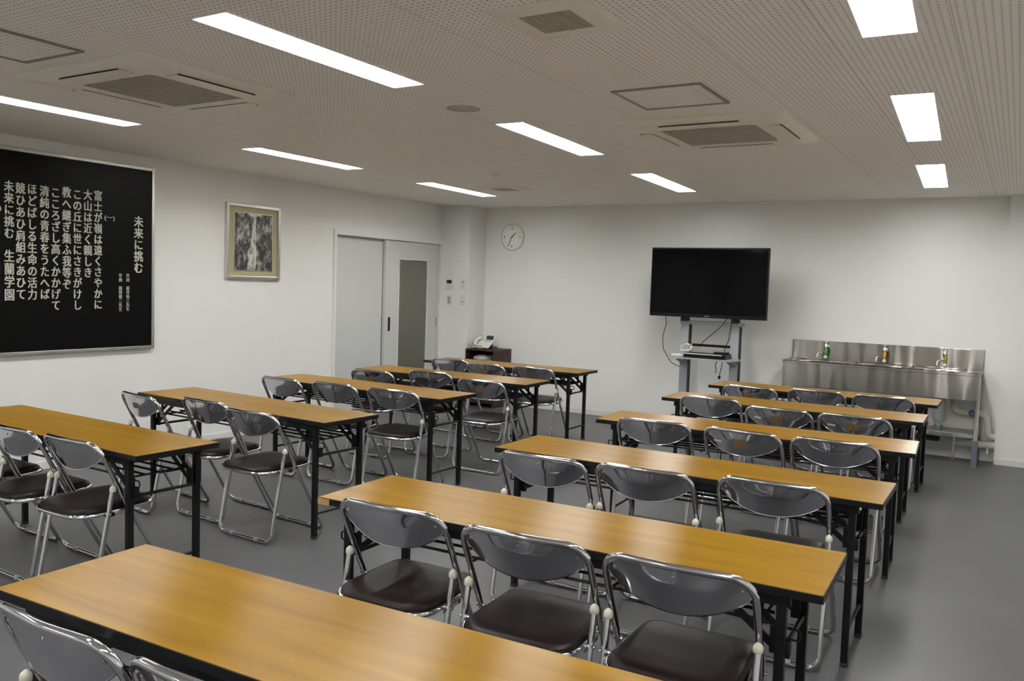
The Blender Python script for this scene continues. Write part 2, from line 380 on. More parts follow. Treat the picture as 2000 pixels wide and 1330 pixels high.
# lights: (x centre, y0, y1)
LW = 0.185
LIGHTS = [(-2.645, 2.148, 3.343), (-5.035, 2.25, 3.49), (-5.02, 4.465, 5.625), (-5.04, 6.62, 7.84), (-2.705, 4.346, 5.600), (-2.815, 6.647, 7.970),
          (-0.443, 2.17, 3.41), (-0.535, 4.44, 5.767), (-0.657, 6.81, 8.207)]
EXTRA = [(x, y0, y0 + 1.25) for x in (-5.03, -2.66, -0.43) for y0 in (-0.1, -2.4)]
LTURN = [0, 0, 0, -1.5, -2.6, -3.0, -2.7, -2.8, -2.8] + [0] * len(EXTRA)      # small turns of the fittings, degrees
def ceiling_mesh():
    mb = MB(); bm = mb.bm; loops = [[(XL, YF), (XR, YF), (XR, YB), (XL, YB)]]
    for (x, y0, y1), a in zip(LIGHTS + EXTRA, LTURN):
        cy = (y0 + y1) / 2; q = Matrix.Rotation(math.radians(-a), 2)
        loops.append([(x + v.x, cy + v.y) for v in (q @ Vector((sx * LW / 2, sy * (y1 - y0) / 2)) for sx, sy in ((-1, -1), (1, -1), (1, 1), (-1, 1)))])
    for l in loops:
        vs = [bm.verts.new((p[0], p[1], H)) for p in l]
        for i in range(4): bm.edges.new((vs[i], vs[(i + 1) % 4]))
    bmesh.ops.triangle_fill(bm, use_beauty=True, use_dissolve=False, edges=bm.edges[:], normal=(0, 0, -1))
    return mb
struct('ceiling', ceiling_mesh(), 'ceiling', smooth=False, normals=False)
struct('floor', MB().box(((XL + XR) / 2, (YF + YB) / 2, -0.05), (XR - XL, YB - YF, 0.1)), 'floor', smooth=False)
DY0, DY1, DZ = 6.775, 8.668, 1.99         # door opening in the left wall
T = 0.12
wl = MB()
wl.box((XL - T / 2, (YF + DY0) / 2, H / 2), (T, DY0 - YF, H)).box((XL - T / 2, (DY1 + YB) / 2, H / 2), (T, YB - DY1, H)).box((XL - T / 2, (DY0 + DY1) / 2, (DZ + H) / 2), (T, DY1 - DY0, H - DZ))
struct('wall_left', wl, 'wall', smooth=False)
struct('wall_back', MB().box(((XL + XR) / 2, YB + T / 2, H / 2), (XR - XL, T, H)), 'wall', smooth=False)
struct('wall_right', MB().box((XR + T / 2, (YF + YB) / 2, H / 2), (T, YB - YF, H)), 'wall', smooth=False)
struct('wall_front', MB().box(((XL + XR) / 2, YF - T / 2, H / 2), (XR - XL, T, H)), 'wall', smooth=False)
struct('wall_corner_pier', MB().box(((XL + COLX) / 2, (COLY + YB) / 2, H / 2), (COLX - XL, YB - COLY, H)), 'wall', smooth=False)
struct('wall_right_pier', MB().box(((PX + XR) / 2, (PY + YB) / 2, H / 2), (XR - PX, YB - PY, H)), 'wall', smooth=False)
bh, bt = 0.06, 0.008
bl = MB().box((XL + bt / 2, (YF + DY0 - 0.04) / 2, bh / 2), (bt, DY0 - 0.04 - YF, bh), bev=0.002)
struct('baseboard_left', bl, 'base')
bb = MB().box(((COLX + PX) / 2, YB - bt / 2, bh / 2), (PX - COLX, bt, bh), bev=0.002).box(((PX + XR) / 2, PY - bt / 2, bh / 2), (XR - PX, bt, bh), bev=0.002)
bb.box(((XL + COLX) / 2, COLY - bt / 2, bh / 2), (COLX - XL - 0.04, bt, bh), bev=0.002).box((COLX + bt / 2, (COLY + YB) / 2, bh / 2), (bt, YB - COLY, bh), bev=0.002)
struct('baseboard_back', bb, 'base')

# sliding door with its frame, corridor behind the frosted pane
tr = MB()
tr.box((XL + 0.008, DY0 - 0.017, (DZ + 0.06) / 2), (0.03, 0.036, DZ + 0.06), bev=0.003).box((XL + 0.008, DY1 + 0.017, (DZ + 0.06) / 2), (0.03, 0.036, DZ + 0.06), bev=0.003)
tr.box((XL + 0.008, (DY0 + DY1) / 2, DZ + 0.032), (0.03, DY1 - DY0, 0.06), bev=0.003)
struct('trim_1', tr, 'trim')
d1 = empty('door_1', (XL - 0.075, 7.19, 0)); d1['kind'] = 'structure'
MB().box((0, 0, DZ / 2), (0.035, 0.87, DZ - 0.01), bev=0.003).build('door_leaf', 'door', d1)
d2 = empty('door_2', (XL - 0.030, 8.145, 0)); d2['kind'] = 'structure'
gy0, gy1, gz0, gz1 = 7.875 - 8.145, 8.43 - 8.145, 0.40, 1.777
y0, y1 = 7.622 - 8.145, 8.655 - 8.145
lf = MB()
for (a, b, c, d) in ((y0, gy0, 0.005, DZ - 0.005), (gy1, y1, 0.005, DZ - 0.005), (gy0, gy1, 0.005, gz0), (gy0, gy1, gz1, DZ - 0.005)):
    lf.box((0, (a + b) / 2, (c + d) / 2), (0.035, b - a, d - c))
lf.build('door_leaf', 'door', d2, smooth=False)
bead = MB()
for (a, b, c, d) in ((gy0 - 0.006, gy0 + 0.006, gz0, gz1), (gy1 - 0.006, gy1 + 0.006, gz0, gz1), (gy0 - 0.006, gy1 + 0.006, gz0 - 0.006, gz0 + 0.006), (gy0 - 0.006, gy1 + 0.006, gz1 - 0.006, gz1 + 0.006)):
    bead.box((0.018, (a + b) / 2, (c + d) / 2), (0.008, b - a, d - c))
bead.build('glazing_bead', 'trim', d2, smooth=False)
MB().box((0, (gy0 + gy1) / 2, (gz0 + gz1) / 2), (0.006, gy1 - gy0, gz1 - gz0)).build('glass_pane', 'frosted', d2, smooth=False)
MB().box((0.024, 7.700 - 8.145, 1.012), (0.022, 0.026, 0.165), bev=0.008).build('door_handle', 'blackplastic', d2)
MB().box((0.0175, 8.628 - 8.145, 1.023), (0.004, 0.022, 0.11), bev=0.001).build('finger_pull', 'greyplate', d2)
MB().box((0.026, 7.637 - 8.145, 1.93), (0.018, 0.03, 0.03), bev=0.004).box((0.022, 7.632 - 8.145, 1.97), (0.012, 0.008, 0.05)).build('door_latch', 'trim', d2)
cor = MB().box((XL - 1.75, 7.8, 1.1), (0.05, 3.0, 2.4)).box((XL - 0.95, 6.25, 1.1), (1.6, 0.05, 2.4)).box((XL - 0.95, 9.35, 1.1), (1.6, 0.05, 2.4)).box((XL - 0.95, 7.8, 2.33), (1.65, 3.1, 0.05))
struct('wall_corridor', cor, 'corridor', smooth=False)
struct('trim_corridor_added', MB().box((XL - 1.715, 7.8, 0.5), (0.02, 3.0, 1.0)).box((XL - 0.95, 9.315, 0.5), (1.5, 0.02, 1.0)), 'corridorfloor', smooth=False)  # made-up unseen dado, added to make the frosted pane darker and browner low down
struct('floor_corridor', MB().box((XL - 0.95, 7.8, -0.03), (1.65, 3.1, 0.05)), 'corridorfloor', smooth=False)
ld = bpy.data.lights.new('corridor_fill_light', 'AREA'); ld.energy = 2.2; ld.size = 0.5; ld.color = (1, 0.97, 0.85)  # unseen fill light added to brighten the frosted pane from behind
lo = bpy.data.objects.new('corridor_fill_light', ld); COL.objects.link(lo); lo.location = (XL - 0.95, 7.9, 2.28)

# ------------------------------------------------------------------ ceiling fittings
LREC = 0.045
LLAB = ['recessed strip light nearest the viewpoint, running toward the middle of the ceiling', 'strip light cut by the left frame edge, above the black board',
        'strip light beside the left wall, above the framed picture', 'strip light beside the left wall, above the sliding door',
        'middle strip light, between round ceiling speaker and far cassette unit', 'farthest strip light of the middle row, above the television',
        'bright light panel cut by the top frame edge at right', 'light panel right of the far cassette unit, middle of right row', 'farthest light panel of the right row, above the sink']
def ceiling_light(x, y0, y1, label, group, turn=0):
    t = thing('ceiling_light', label, 'ceiling light', (x, (y0 + y1) / 2, H), math.radians(-turn), group)
    L = y1 - y0; f = MB(); w = LW; e = 0.004
    zt = LREC + 0.02
    f.box((-w / 2 - e / 2, 0, zt / 2 - 0.002), (e, L + 2 * e, zt + 0.004)).box((w / 2 + e / 2, 0, zt / 2 - 0.002), (e, L + 2 * e, zt + 0.004))
    f.box((0, -L / 2 - e / 2, zt / 2 - 0.002), (w, e, zt + 0.004)).box((0, L / 2 + e / 2, zt / 2 - 0.002), (w, e, zt + 0.004)).box((0, 0, zt + 0.002), (w, L, 0.004))
    for sx in (-1, 1): f.box((sx * (w / 2 + 0.006), 0, -0.0015), (0.012, L + 0.024, 0.003))
    for sy in (-1, 1): f.box((0, sy * (L / 2 + 0.006), -0.0015), (w, 0.012, 0.003))
    f.build('lamp_housing', 'fixture', t, smooth=False)
    d = MB().box((0, 0, LREC), (w - 0.002, L - 0.002, 0.008), bev=0.002); d.build('lamp_diffuser', 'lamp', t)
    return t
for a, lab, tn in zip(LIGHTS, LLAB, LTURN): ceiling_light(*a, lab, 'recessed ceiling lights', tn)
for a in EXTRA: ceiling_light(*a, 'recessed strip light over the part of the room outside the picture', 'recessed ceiling lights')

def cassette(x, y, label):
    t = thing('ceiling_air_conditioner', label, 'air conditioner', (x, y, H), 0, 'cassette air conditioners')
    def rr(h, r, n=4):
        return [(p.x, p.y) for p in fillet([(-h, -h, 0), (h, -h, 0), (h, h, 0), (-h, h, 0)], [r] * 4, n, True)]
    c = MB()
    ring = [(0.475, 0.0), (0.475, -0.012), (0.455, -0.030), (0.31, -0.038), (0.285, -0.036), (0.275, -0.026)]
    loops = []
    for h, z in ring: loops.append([Vector((px, py, z)) for px, py in rr(h, 0.03)])
    rows = [l + [l[0]] for l in loops]; c.grid(rows)
    c.build('casing', 'acwhite', t)
    g = MB().box((0, 0, -0.026), (0.556, 0.556, 0.006)); g.build('return_grille', 'acgrille', t)
    s = MB()
    for k in range(27): s.box((0, -0.27 + 0.0208 * k, -0.0305), (0.55, 0.007, 0.004))
    for k in range(5): s.box((-0.22 + 0.11 * k, 0, -0.0295), (0.006, 0.55, 0.004))
    s.build('grille_slats', 'acslat', t, smooth=False)
    for k in range(4):
        Rz = Matrix.Rotation(k * PI / 2, 4, 'Z')
        l = MB().box((0, 0.376, -0.0385), (0.46, 0.075, 0.006), bev=0.002); l.bm.transform(Rz); l.build('louvre', 'acwhite', t)
        q = MB().box((0, 0.412, -0.0368), (0.46, 0.007, 0.006)).box((0, 0.338, -0.0385), (0.46, 0.003, 0.002)); q.bm.transform(Rz); q.build('air_slot', 'slot', t)
    return t
cassette(-3.83, 2.835, 'large cassette air conditioner at left, between two strip lights')
cassette(-1.605, 5.02, 'large cassette air conditioner farther away, right of the middle strip lights')
def vent(x, y, o, i, n, label, slats_y=True):
    t = thing('ceiling_vent', label, 'vent', (x, y, H), 0)
    loops = [[Vector((a * h, b * h, z)) for a, b in ((-1, -1), (1, -1), (1, 1), (-1, 1), (-1, -1))] for h, z in ((o, 0), (o, -0.008), (o - 0.012, -0.016), (i, -0.014), (i, -0.006))]
    MB().grid(loops).build('vent_frame', 'acwhite', t)
    MB().box((0, 0, -0.005), (2 * i, 2 * i, 0.004)).build('backing', 'acgrille', t)
    s = MB()
    for k in range(n):
        p = -i + (k + 0.5) * 2 * i / n
        s.box((p, 0, -0.010), (i / n, 2 * i, 0.006))
    s.build('slat', 'acslat', t, smooth=False)
vent(-1.495, 2.735, 0.185, 0.105, 20, 'square slatted ceiling vent nearest the viewpoint, at the top edge')
vent(-4.49, 7.25, 0.20, 0.12, 12, 'small square ceiling vent beyond the last strip light on the left')
def hatch(x, y, label):
    t = thing('ceiling_hatch', label, 'ceiling hatch', (x, y, H), 0, 'ceiling access hatches')
    h = 0.2275; w = 0.016; f = MB()
    for sx in (-1, 1): f.box((sx * (h - w / 2), 0, -0.004), (w, 2 * h, 0.008)).box((0, sx * (h - w / 2), -0.004), (2 * h - 2 * w, w, 0.008))
    f.build('hatch_frame', 'hatchframe', t, smooth=False)
    MB().box((0, 0, -0.002), (2 * h - 2 * w, 2 * h - 2 * w, 0.003)).build('hatch_panel', 'ceiling', t, smooth=False)
hatch(-3.805, 2.02, 'grey framed ceiling hatch cut by the left frame edge')
hatch(-1.557, 4.065, 'grey framed ceiling hatch beside the far cassette unit')
t = thing('ceiling_speaker', 'round ivory ceiling speaker between the near and middle strip lights', 'speaker', (-2.672, 3.86, H))
MB().lathe([(0.112, 0), (0.112, -0.006), (0.104, -0.012), (0.092, -0.010)]).build('speaker_rim', 'acwhite', t)
MB().lathe([(0.0, -0.008), (0.092, -0.0085)]).build('speaker_mesh', 'acslat', t)
t = thing('smoke_detector', 'small round white smoke detector beyond the middle of the ceiling', 'smoke detector', (-3.93, 6.19, H))
MB().lathe([(0.055, 0), (0.055, -0.012), (0.045, -0.020), (0.034, -0.024)]).build('detector_base', 'acwhite', t)
MB().lathe([(0.034, -0.022), (0.034, -0.038), (0.026, -0.046), (0.0, -0.048)]).build('detector_dome', 'acwhite', t)

# ------------------------------------------------------------------ black board with school song
bx = XL + 0.03; by0, by1, bz0, bz1 = 1.35, 4.553, 0.881, 2.386
t = thing('lyrics_board', 'large black board with vertical song lyrics in a silver frame, left wall', 'board', (XL, (by0 + by1) / 2, bz0))
O = Vector((XL, (by0 + by1) / 2, bz0))
MB().box((0.012, 0, (bz1 - bz0) / 2), (0.022, by1 - by0 - 0.03, bz1 - bz0 - 0.03)).build('board_panel', 'board', t, smooth=False)
f = MB(); fw = 0.026; hw = (by1 - by0) / 2; hh = bz1 - bz0
f.box((0.0175, -hw + fw / 2, hh / 2), (0.035, fw, hh), bev=0.003).box((0.0175, hw - fw / 2, hh / 2), (0.035, fw, hh), bev=0.003)
f.box((0.0175, 0, fw / 2), (0.035, 2 * hw - 2 * fw, fw), bev=0.003).box((0.0175, 0, hh - fw / 2), (0.035, 2 * hw - 2 * fw, fw), bev=0.003)
f.build('board_frame', 'silver', t)
def column(body, y, zt, zb, w, bold=0.018):
    text_on('lettering', '\n'.join(body), AX_LEFT, Vector((0.0235, y - O.y, (zt + zb) / 2 - O.z)), w, zt - zb, 'letter', t, 0.0015, bold)
column('未来に挑む', 4.408, 1.981, 1.515, 0.086, 0.022)
column('作詞', 4.311, 1.505, 1.438, 0.030, 0.012); column('桜井祐三先生', 4.311, 1.402, 1.202, 0.030, 0.012)
column('作曲', 4.245, 1.505, 1.438, 0.030, 0.012); column('梶野健二先生', 4.245, 1.402, 1.199, 0.030, 0.012)
for s_, y, zt, zb in (('富士が嶺は遠くさやかに', 4.051, 2.151, 1.219), ('大山は近く親しき', 3.966, 2.148, 1.467), ('この丘に世にさきがけし', 3.881, 2.130, 1.213), ('教へ継ぎ集ふ我等ぞ', 3.795, 2.150, 1.373),
                    ('こころざし高くかかげて', 3.710, 2.125, 1.214), ('清純の青春をうたへば', 3.625, 2.138, 1.296), ('ほどばしる生命の活力', 3.532, 2.137, 1.290), ('競ひあひ肩組みあひて', 3.448, 2.140, 1.296), ('未来に挑む', 3.366, 2.145, 1.735), ('生蘭学園', 3.366, 1.650, 1.283)):
    column(s_, y, zt, zb, 0.071)
for s_, y in (('(一)', 4.150), ('(二)', 3.268)):
    text_on('lettering', s_, AX_LEFT, Vector((0.0235, y - O.y, 1.94 - O.z)), 0.088, 0.045, 'letter', t, 0.0015, 0.01)

# ------------------------------------------------------------------ framed picture
cy_, cz_ = (5.309 + 5.965) / 2, (1.487 + 2.19) / 2
t = thing('framed_picture', 'ink landscape with waterfall in a silver frame on the left wall', 'picture', (XL, cy_, cz_))
hw, hh, fw = 0.328, 0.352, 0.03
f = MB()
for sg in (-1, 1):
    f.box((0.016, sg * (hw - fw / 2), 0), (0.032, fw, 2 * hh), bev=0.004); f.box((0.016, 0, sg * (hh - fw / 2)), (0.032, 2 * hw - 2 * fw, fw), bev=0.004)
f.build('picture_frame', 'silver', t)
MB().box((0.010, 0, 0), (0.012, 2 * (hw - fw), 2 * (hh - fw))).build('picture_mat', 'matboard', t, smooth=False)
bz = MB()
for sg in (-1, 1): bz.box((0.0175, sg * 0.232, 0), (0.004, 0.006, 0.546)).box((0.0175, 0, sg * 0.27), (0.004, 0.458, 0.006))
bz.build('picture_slip', 'silver', t, smooth=False)
MB().box((0.0165, 0, 0), (0.002, 0.458, 0.534)).build('picture_print', 'painting', t, smooth=False)

# ------------------------------------------------------------------ wall clock, control plates
cx_, cz_ = -5.478, 2.107
t = thing('wall_clock', 'round white wall clock with cream rim on the back wall', 'clock', (cx_, YB, cz_))
A = AX_BACK
MB().lathe([(0.150, 0.0), (0.164, 0.004), (0.167, 0.022), (0.160, 0.034), (0.152, 0.036), (0.148, 0.026)], A, 48).build('clock_rim', 'clockrim', t)
MB().lathe([(0.0, 0.024), (0.150, 0.0235)], A, 48).build('clock_dial', 'clockface', t)
for s_, ang in (('12', 0), ('3', 90), ('6', 180), ('9', 270)):
    r_ = 0.112; a = math.radians(ang)
    text_on('numeral', s_, A, A @ Vector((r_ * math.sin(a), r_ * math.cos(a), 0.0245)), 0.034 if s_ == '12' else 0.02, 0.036, 'ink', t, 0.0008, 0.0)
tk = MB()
for k in range(12):
    if k % 3 == 0: continue
    a = k * PI / 6
    tk.bar(A @ Vector((0.108 * math.sin(a), 0.108 * math.cos(a), 0.025)), A @ Vector((0.126 * math.sin(a), 0.126 * math.cos(a), 0.025)), 0.004, 0.001, (0, -1, 0))
tk.build('hour_marks', 'ink', t, smooth=False)
def hand(ang, l, w, z, name):
    a = math.radians(ang)
    MB().bar(A @ Vector((-0.02 * math.sin(a), -0.02 * math.cos(a), z)), A @ Vector((l * math.sin(a), l * math.cos(a), z)), w, 0.0015, (0, -1, 0)).build(name, 'ink', t, smooth=False)
hand(46, 0.078, 0.009, 0.028, 'hour_hand'); hand(205, 0.128, 0.007, 0.030, 'minute_hand')
MB().lathe([(0.007, 0.026), (0.007, 0.032), (0, 0.033)], A, 12).build('clock_pin', 'ink', t)

def plate(name, cat, label, x, z, w, h, m='plate', dep=0.016):
    t = thing(name, label, cat, (x, COLY, z))
    MB().box((0, -dep / 2, 0), (w, dep, h), bev=0.003).build('cover_plate', m, t)
    return t
t = plate('room_controller', 'controller', 'white wall controller with a dark display, left of the switches', -6.157, 1.503, 0.120, 0.120, dep=0.018)
MB().box((0.002, -0.0185, 0.026), (0.074, 0.003, 0.044), bev=0.001).build('display', 'lcd', t)
for k in (-0.036, 0.0, 0.036): MB().box((k, -0.0185, -0.030), (0.020, 0.004, 0.010), bev=0.001).build('button', 'greyplate' if k == 0 else 'plate', t)
t = plate('light_switch', 'switch', 'white switch plate right of the wall controller, upper of two', -5.948, 1.505, 0.072, 0.118)
for k in (0.026, -0.018): MB().box((0, -0.0165, k), (0.022, 0.005, 0.018), bev=0.001).build('switch_key', 'greyplate' if k > 0 else 'plate', t)
t = plate('light_switch', 'switch', 'switch plate with grey keys below the wall controller', -6.150, 1.300, 0.066, 0.112)
for k in (0.028, 0.0, -0.028): MB().box((0, -0.0165, k), (0.040, 0.006, 0.024), bev=0.001).build('switch_key', 'greyplate', t)
t = plate('light_switch', 'switch', 'white switch plate right of the grey keys, lower of two', -5.948, 1.306, 0.072, 0.118)
for k in (0.024, -0.020): MB().box((0, -0.0165, k), (0.024, 0.005, 0.020), bev=0.001).build('switch_key', 'plate' if k > 0 else 'greyplate', t)

# ------------------------------------------------------------------ folding tables
TW, TD, TZ, TH = 1.8, 0.45, 0.70, 0.026
def make_table():
    t = empty('folding_table')
    MB().box((0, 0, TZ - 0.004), (TW - 0.004, TD - 0.004, 0.008), bev=0.0015).build('tabletop', 'wood', t)
    e = MB()
    e.box((0, -TD / 2 + 0.004, TZ - 0.0007 - TH / 2), (TW, 0.008, TH - 0.001), bev=0.002).box((0, TD / 2 - 0.004, TZ - 0.0007 - TH / 2), (TW, 0.008, TH - 0.001), bev=0.002)
    e.box((-TW / 2 + 0.004, 0, TZ - 0.0007 - TH / 2), (0.008, TD - 0.016, TH - 0.001)).box((TW / 2 - 0.004, 0, TZ - 0.0007 - TH / 2), (0.008, TD - 0.016, TH - 0.001))
    e.box((0, 0, TZ - 0.008 - (TH - 0.008) / 2), (TW - 0.016, TD - 0.016, TH - 0.010))
    e.build('edge_band', 'black', t)
    ap = MB(); zb = TZ - TH
    for sy in (-1, 1): ap.box((0, sy * 0.188, zb - 0.018), (1.62, 0.022, 0.036), bev=0.002)
    for sx in (-1, 1): ap.box((sx * 0.785, 0, zb - 0.014), (0.03, 0.354, 0.028), bev=0.002)
    ap.build('under_frame', 'black', t)
    for sx in (-1, 1):
        for sy in (-1, 1):
            l = MB().box((sx * 0.785, sy * 0.180, (zb + 0.012) / 2), (0.028, 0.028, zb - 0.012), bev=0.002)
            lo = l.build('leg', 'black', t)
            MB().box((sx * 0.785, sy * 0.180, 0.008), (0.031, 0.031, 0.016), bev=0.003).build('foot_cap', 'rubber', lo)
            s = MB(); x0 = sx * 0.775; yy = sy * 0.158
            s.bar((x0, yy, 0.495), (sx * 0.585, yy, zb - 0.03), 0.006, 0.022, (1, 0, 0)).bar((x0, yy - sy * 0.010, 0.555), (sx * 0.640, yy - sy * 0.010, zb - 0.012), 0.005, 0.018, (1, 0, 0))
            s.box((sx * 0.765, yy - sy * 0.004, 0.525), (0.03, 0.012, 0.085), bev=0.002)
            s.build('fold_stay', 'black', t)
        for z, nm in ((0.487, 'stretcher'), (0.145, 'stretcher')):
            MB().cyl((sx * 0.785, -0.168, z), (sx * 0.785, 0.168, z), 0.008, 10).build(nm, 'black', t)
        k = MB(); k.tube(fillet([(sx * 0.800, -0.163, 0.565), (sx * 0.835, -0.163, 0.565), (sx * 0.835, -0.163, 0.535), (sx * 0.800, -0.163, 0.535)], [0, .008, .008, 0], 3), 0.0035, 6)
        k.box((sx * 0.800, -0.160, 0.505), (0.022, 0.03, 0.05), bev=0.005); k.build('latch', 'black', t)
    sh = MB(); zr = 0.570
    for y in (-0.155, -0.075, 0.0, 0.075, 0.155): sh.cyl((-0.745, y, zr), (0.745, y, zr), 0.0055, 8)
    for x in (-0.72, -0.25, 0.25, 0.72): sh.cyl((x, -0.16, zr - 0.009), (x, 0.16, zr - 0.009), 0.005, 8)
    for sx in (-1, 1):
        for sy in (-1, 1): sh.bar((sx * 0.72, sy * 0.155, zr - 0.012), (sx * 0.72, sy * 0.155, TZ - TH - 0.02), 0.006, 0.018, (1, 0, 0))
    sh.build('shelf_rack', 'black', t)
    return t
tables = [('R1', -1.304, 1.392, 2.05, 'long honey wood folding table in the bottom foreground, nearest of all'),
          ('R2', -1.315, 2.559, 1.80, 'folding table with a chipped corner, second table of the right column'),
          ('R3', -1.317, 3.784, 0.27, 'folding table just beyond the chipped one, third of the right column'),
          ('R4', -1.333, 5.017, 3.0, 'folding table fourth from the front in the right column'),
          ('R5', -1.403, 6.31, 1.05, 'second folding table from the sink, right column'),
          ('R6', -1.396, 7.403, -0.48, 'farthest folding table of the right column, next to the sink'),
          ('L1', -4.221, 2.571, -1.13, 'orange toned folding table cut by the left frame edge'),
          ('L2', -4.222, 3.787, -2.54, 'second folding table of the left column, below the framed picture'),
          ('L3', -4.33, 5.013, -0.79, 'middle folding table of the left column'),
          ('L4', -4.336, 6.166, 1.23, 'fourth folding table of the left column, before the sliding door'),
          ('L5', -4.445, 7.343, 0.85, 'farthest folding table of the left column, before the dark cabinet')]
proto = make_table(); TPOS = {}
for i, (k, x, y, a, lab) in enumerate(tables):
    o = proto if i == 0 else copy_tree(proto)
    o.location = (x, y, 0); o.rotation_euler = (0, 0, math.radians(a)); tag(o, lab, 'table', 'folding tables in two columns'); TPOS[k] = o
ch = MB(); ch.prism([(-TW / 2 - 0.0008, -TD / 2 - 0.0008), (-TW / 2 + 0.055, -TD / 2 - 0.0008), (-TW / 2 + 0.040, -TD / 2 + 0.01), (-TW / 2 + 0.01, -TD / 2 + 0.10), (-TW / 2 - 0.0008, -TD / 2 + 0.12)], TZ - TH - 0.001, TZ - 0.0035)
o = ch.build('chipped_corner', 'chipwood', TPOS['R2'], smooth=False); o['label'] = 'bare brown particle board corner'

# ------------------------------------------------------------------ folding chairs
CH_W, TOPZ = 0.222, 0.735
def make_chair():
    t = empty('folding_chair')
    bow = 0.020
    pts = [(-CH_W, 0.262, 0.012), (-CH_W, 0.030, 0.42), (-CH_W, -0.125, TOPZ), (0, -0.125 - bow, TOPZ + 0.002), (CH_W, -0.125, TOPZ), (CH_W, 0.030, 0.42), (CH_W, 0.262, 0.012)]
    path = fillet(pts, [0.05, 0.25, 0.072, 0.5, 0.072, 0.25, 0.05], 8, True)
    MB().tube(path, 0.011, 12, True).build('front_leg_frame', 'chrome', t)
    pr = fillet([(-CH_W - 0.003, -0.054, 0.520), (-CH_W - 0.003, -0.150, 0.012), (CH_W + 0.003, -0.150, 0.012), (CH_W + 0.003, -0.054, 0.520)], [0, 0.05, 0.05, 0], 8)
    MB().tube(pr, 0.011, 12).build('rear_leg_frame', 'chrome', t)
    for sx in (-1, 1):
        mt = Matrix.Translation((sx * (CH_W + 0.003), -0.0525, 0.512))
        MB().lathe([(0.0128, 0), (0.0148, 0.003), (0.0150, 0.013), (0.0130, 0.021), (0.0080, 0.0255), (0.0045, 0.029), (0, 0.031)], mt, 16).build('leg_cap', 'cap', t)
    # backrest: curved polished plate between the uprights
    dv = Vector((0, 0.155, -0.315)).normalized(); nb = Vector((0, -dv.z * -1, 0)); nb = Vector((0, -0.315, -0.155)).normalized()   # nb points to the rear
    def surf(u, v, off=0.0):
        base = Vector((u, -0.125, TOPZ)) + dv * v
        k = 1 - (u / 0.215) ** 2
        f_ = max(0.0, min(1.0, (v - 0.0) / 0.05))
        return base + Vector((0, -bow * k, 0.002 * k)) + nb * (k * (0.008 * f_ + 0.20 * v) + off)
    p = MB(); NU, NV = 28, 10; front = []; back = []
    for j in range(NV + 1):
        ra, rb = [], []
        for i in range(NU + 1):
            u = -0.214 + 0.428 * i / NU; a = abs(u) / 0.214
            vt = 0.004 if a < 0.82 else 0.004 + 0.045 * ((a - 0.82) / 0.18) ** 2
            vb = 0.060 + 0.080 * (1 - a ** 2.3) ** 0.75
            v = vt + (vb - vt) * j / NV
            ra.append(surf(u, v)); rb.append(surf(u, v, -0.004))
        front.append(ra); back.append(rb)
    p.grid(front); p.grid([list(reversed(r)) for r in back])
    edge = [(front[j][0], back[j][0]) for j in range(NV + 1)] + [(front[NV][i], back[NV][i]) for i in range(1, NU + 1)] + [(front[j][NU], back[j][NU]) for j in range(NV - 1, -1, -1)] + [(front[0][i], back[0][i]) for i in range(NU - 1, -1, -1)]
    p.grid([[e[0] for e in edge], [e[1] for e in edge]])
    bo = p.build('backrest', 'panelchrome', t)
    rim = [surf(-0.214 + 0.428 * i / NU, 0.060 + 0.080 * (1 - (abs(-0.214 + 0.428 * i / NU) / 0.214) ** 2.3) ** 0.75, -0.002) for i in range(NU + 1)]
    MB().tube(rim, 0.0032, 6).build('backrest_rim', 'chrome', bo)
    for u, v in ((0.0, 0.030), (-0.188, 0.045), (0.188, 0.045)):
        q = surf(u, v, 0.0); rot = Vector((0, 0, 1)).rotation_difference(nb).to_matrix().to_4x4()
        MB().lathe([(0.0055, -0.001), (0.0055, 0.001), (0.003, 0.0022), (0, 0.0024)], Matrix.Translation(q) @ rot, 10).build('rivet', 'chromeplain', bo)
    # seat
    out = fillet([(-0.198, -0.190, 0), (0, -0.205, 0), (0.198, -0.190, 0), (0.184, 0.195, 0), (-0.184, 0.195, 0)], [0.09, 1.2, 0.09, 0.055, 0.055], 8, True)
    def seat_z(y): return 0.415 + 0.03 * (y + 0.19)
    s = MB(); n = len(out); cen = Vector((0, 0, 0)); rings = []
    for sc, dz in ((0.965, -0.006), (0.985, 0.0), (0.985, 0.010), (0.955, 0.017), (0.86, 0.0215), (0.62, 0.0205), (0.3, 0.0185)):
        rings.append([Vector((q.x * sc, q.y * sc, seat_z(q.y * sc) + dz)) for q in out] )
    s.grid([r + [r[0]] for r in rings])
    s.bm.faces.new([s.bm.verts.new(v) for v in rings[-1]]); s.bm.faces.new([s.bm.verts.new(v) for v in reversed(rings[0])])
    so = s.build('seat', 'seat', t)
    MB().tube([Vector((q.x * 1.006, q.y * 1.008, seat_z(q.y) - 0.008)) for q in out], 0.0102, 10, True).build('seat_rim', 'chrome', so)
    for sx in (-1, 1):
        l = MB(); x = sx * (CH_W - 0.0135)
        l.bar((x, 0.026, 0.405), (x, -0.082, 0.400), 0.004, 0.016, (0, 0, 1)); l.cyl((sx * (CH_W - 0.016), 0.030, 0.42), (sx * (CH_W + 0.014), 0.030, 0.42), 0.007, 10)
        l.cyl((sx * (CH_W - 0.018), -0.072, 0.412), (sx * (CH_W + 0.017), -0.072, 0.412), 0.006, 10)
        l.build('hinge_link', 'chrome', t)
        for y, z in ((0.262, 0.012), (-0.150, 0.012)):
            MB().cyl((sx * 0.105 - 0.013, y, z + 0.002), (sx * 0.105 + 0.013, y, z + 0.002), 0.0138, 12).build('foot_rubber', 'greyrubber', t)
    return t, surf, nb
chair, surf, nb = make_chair()
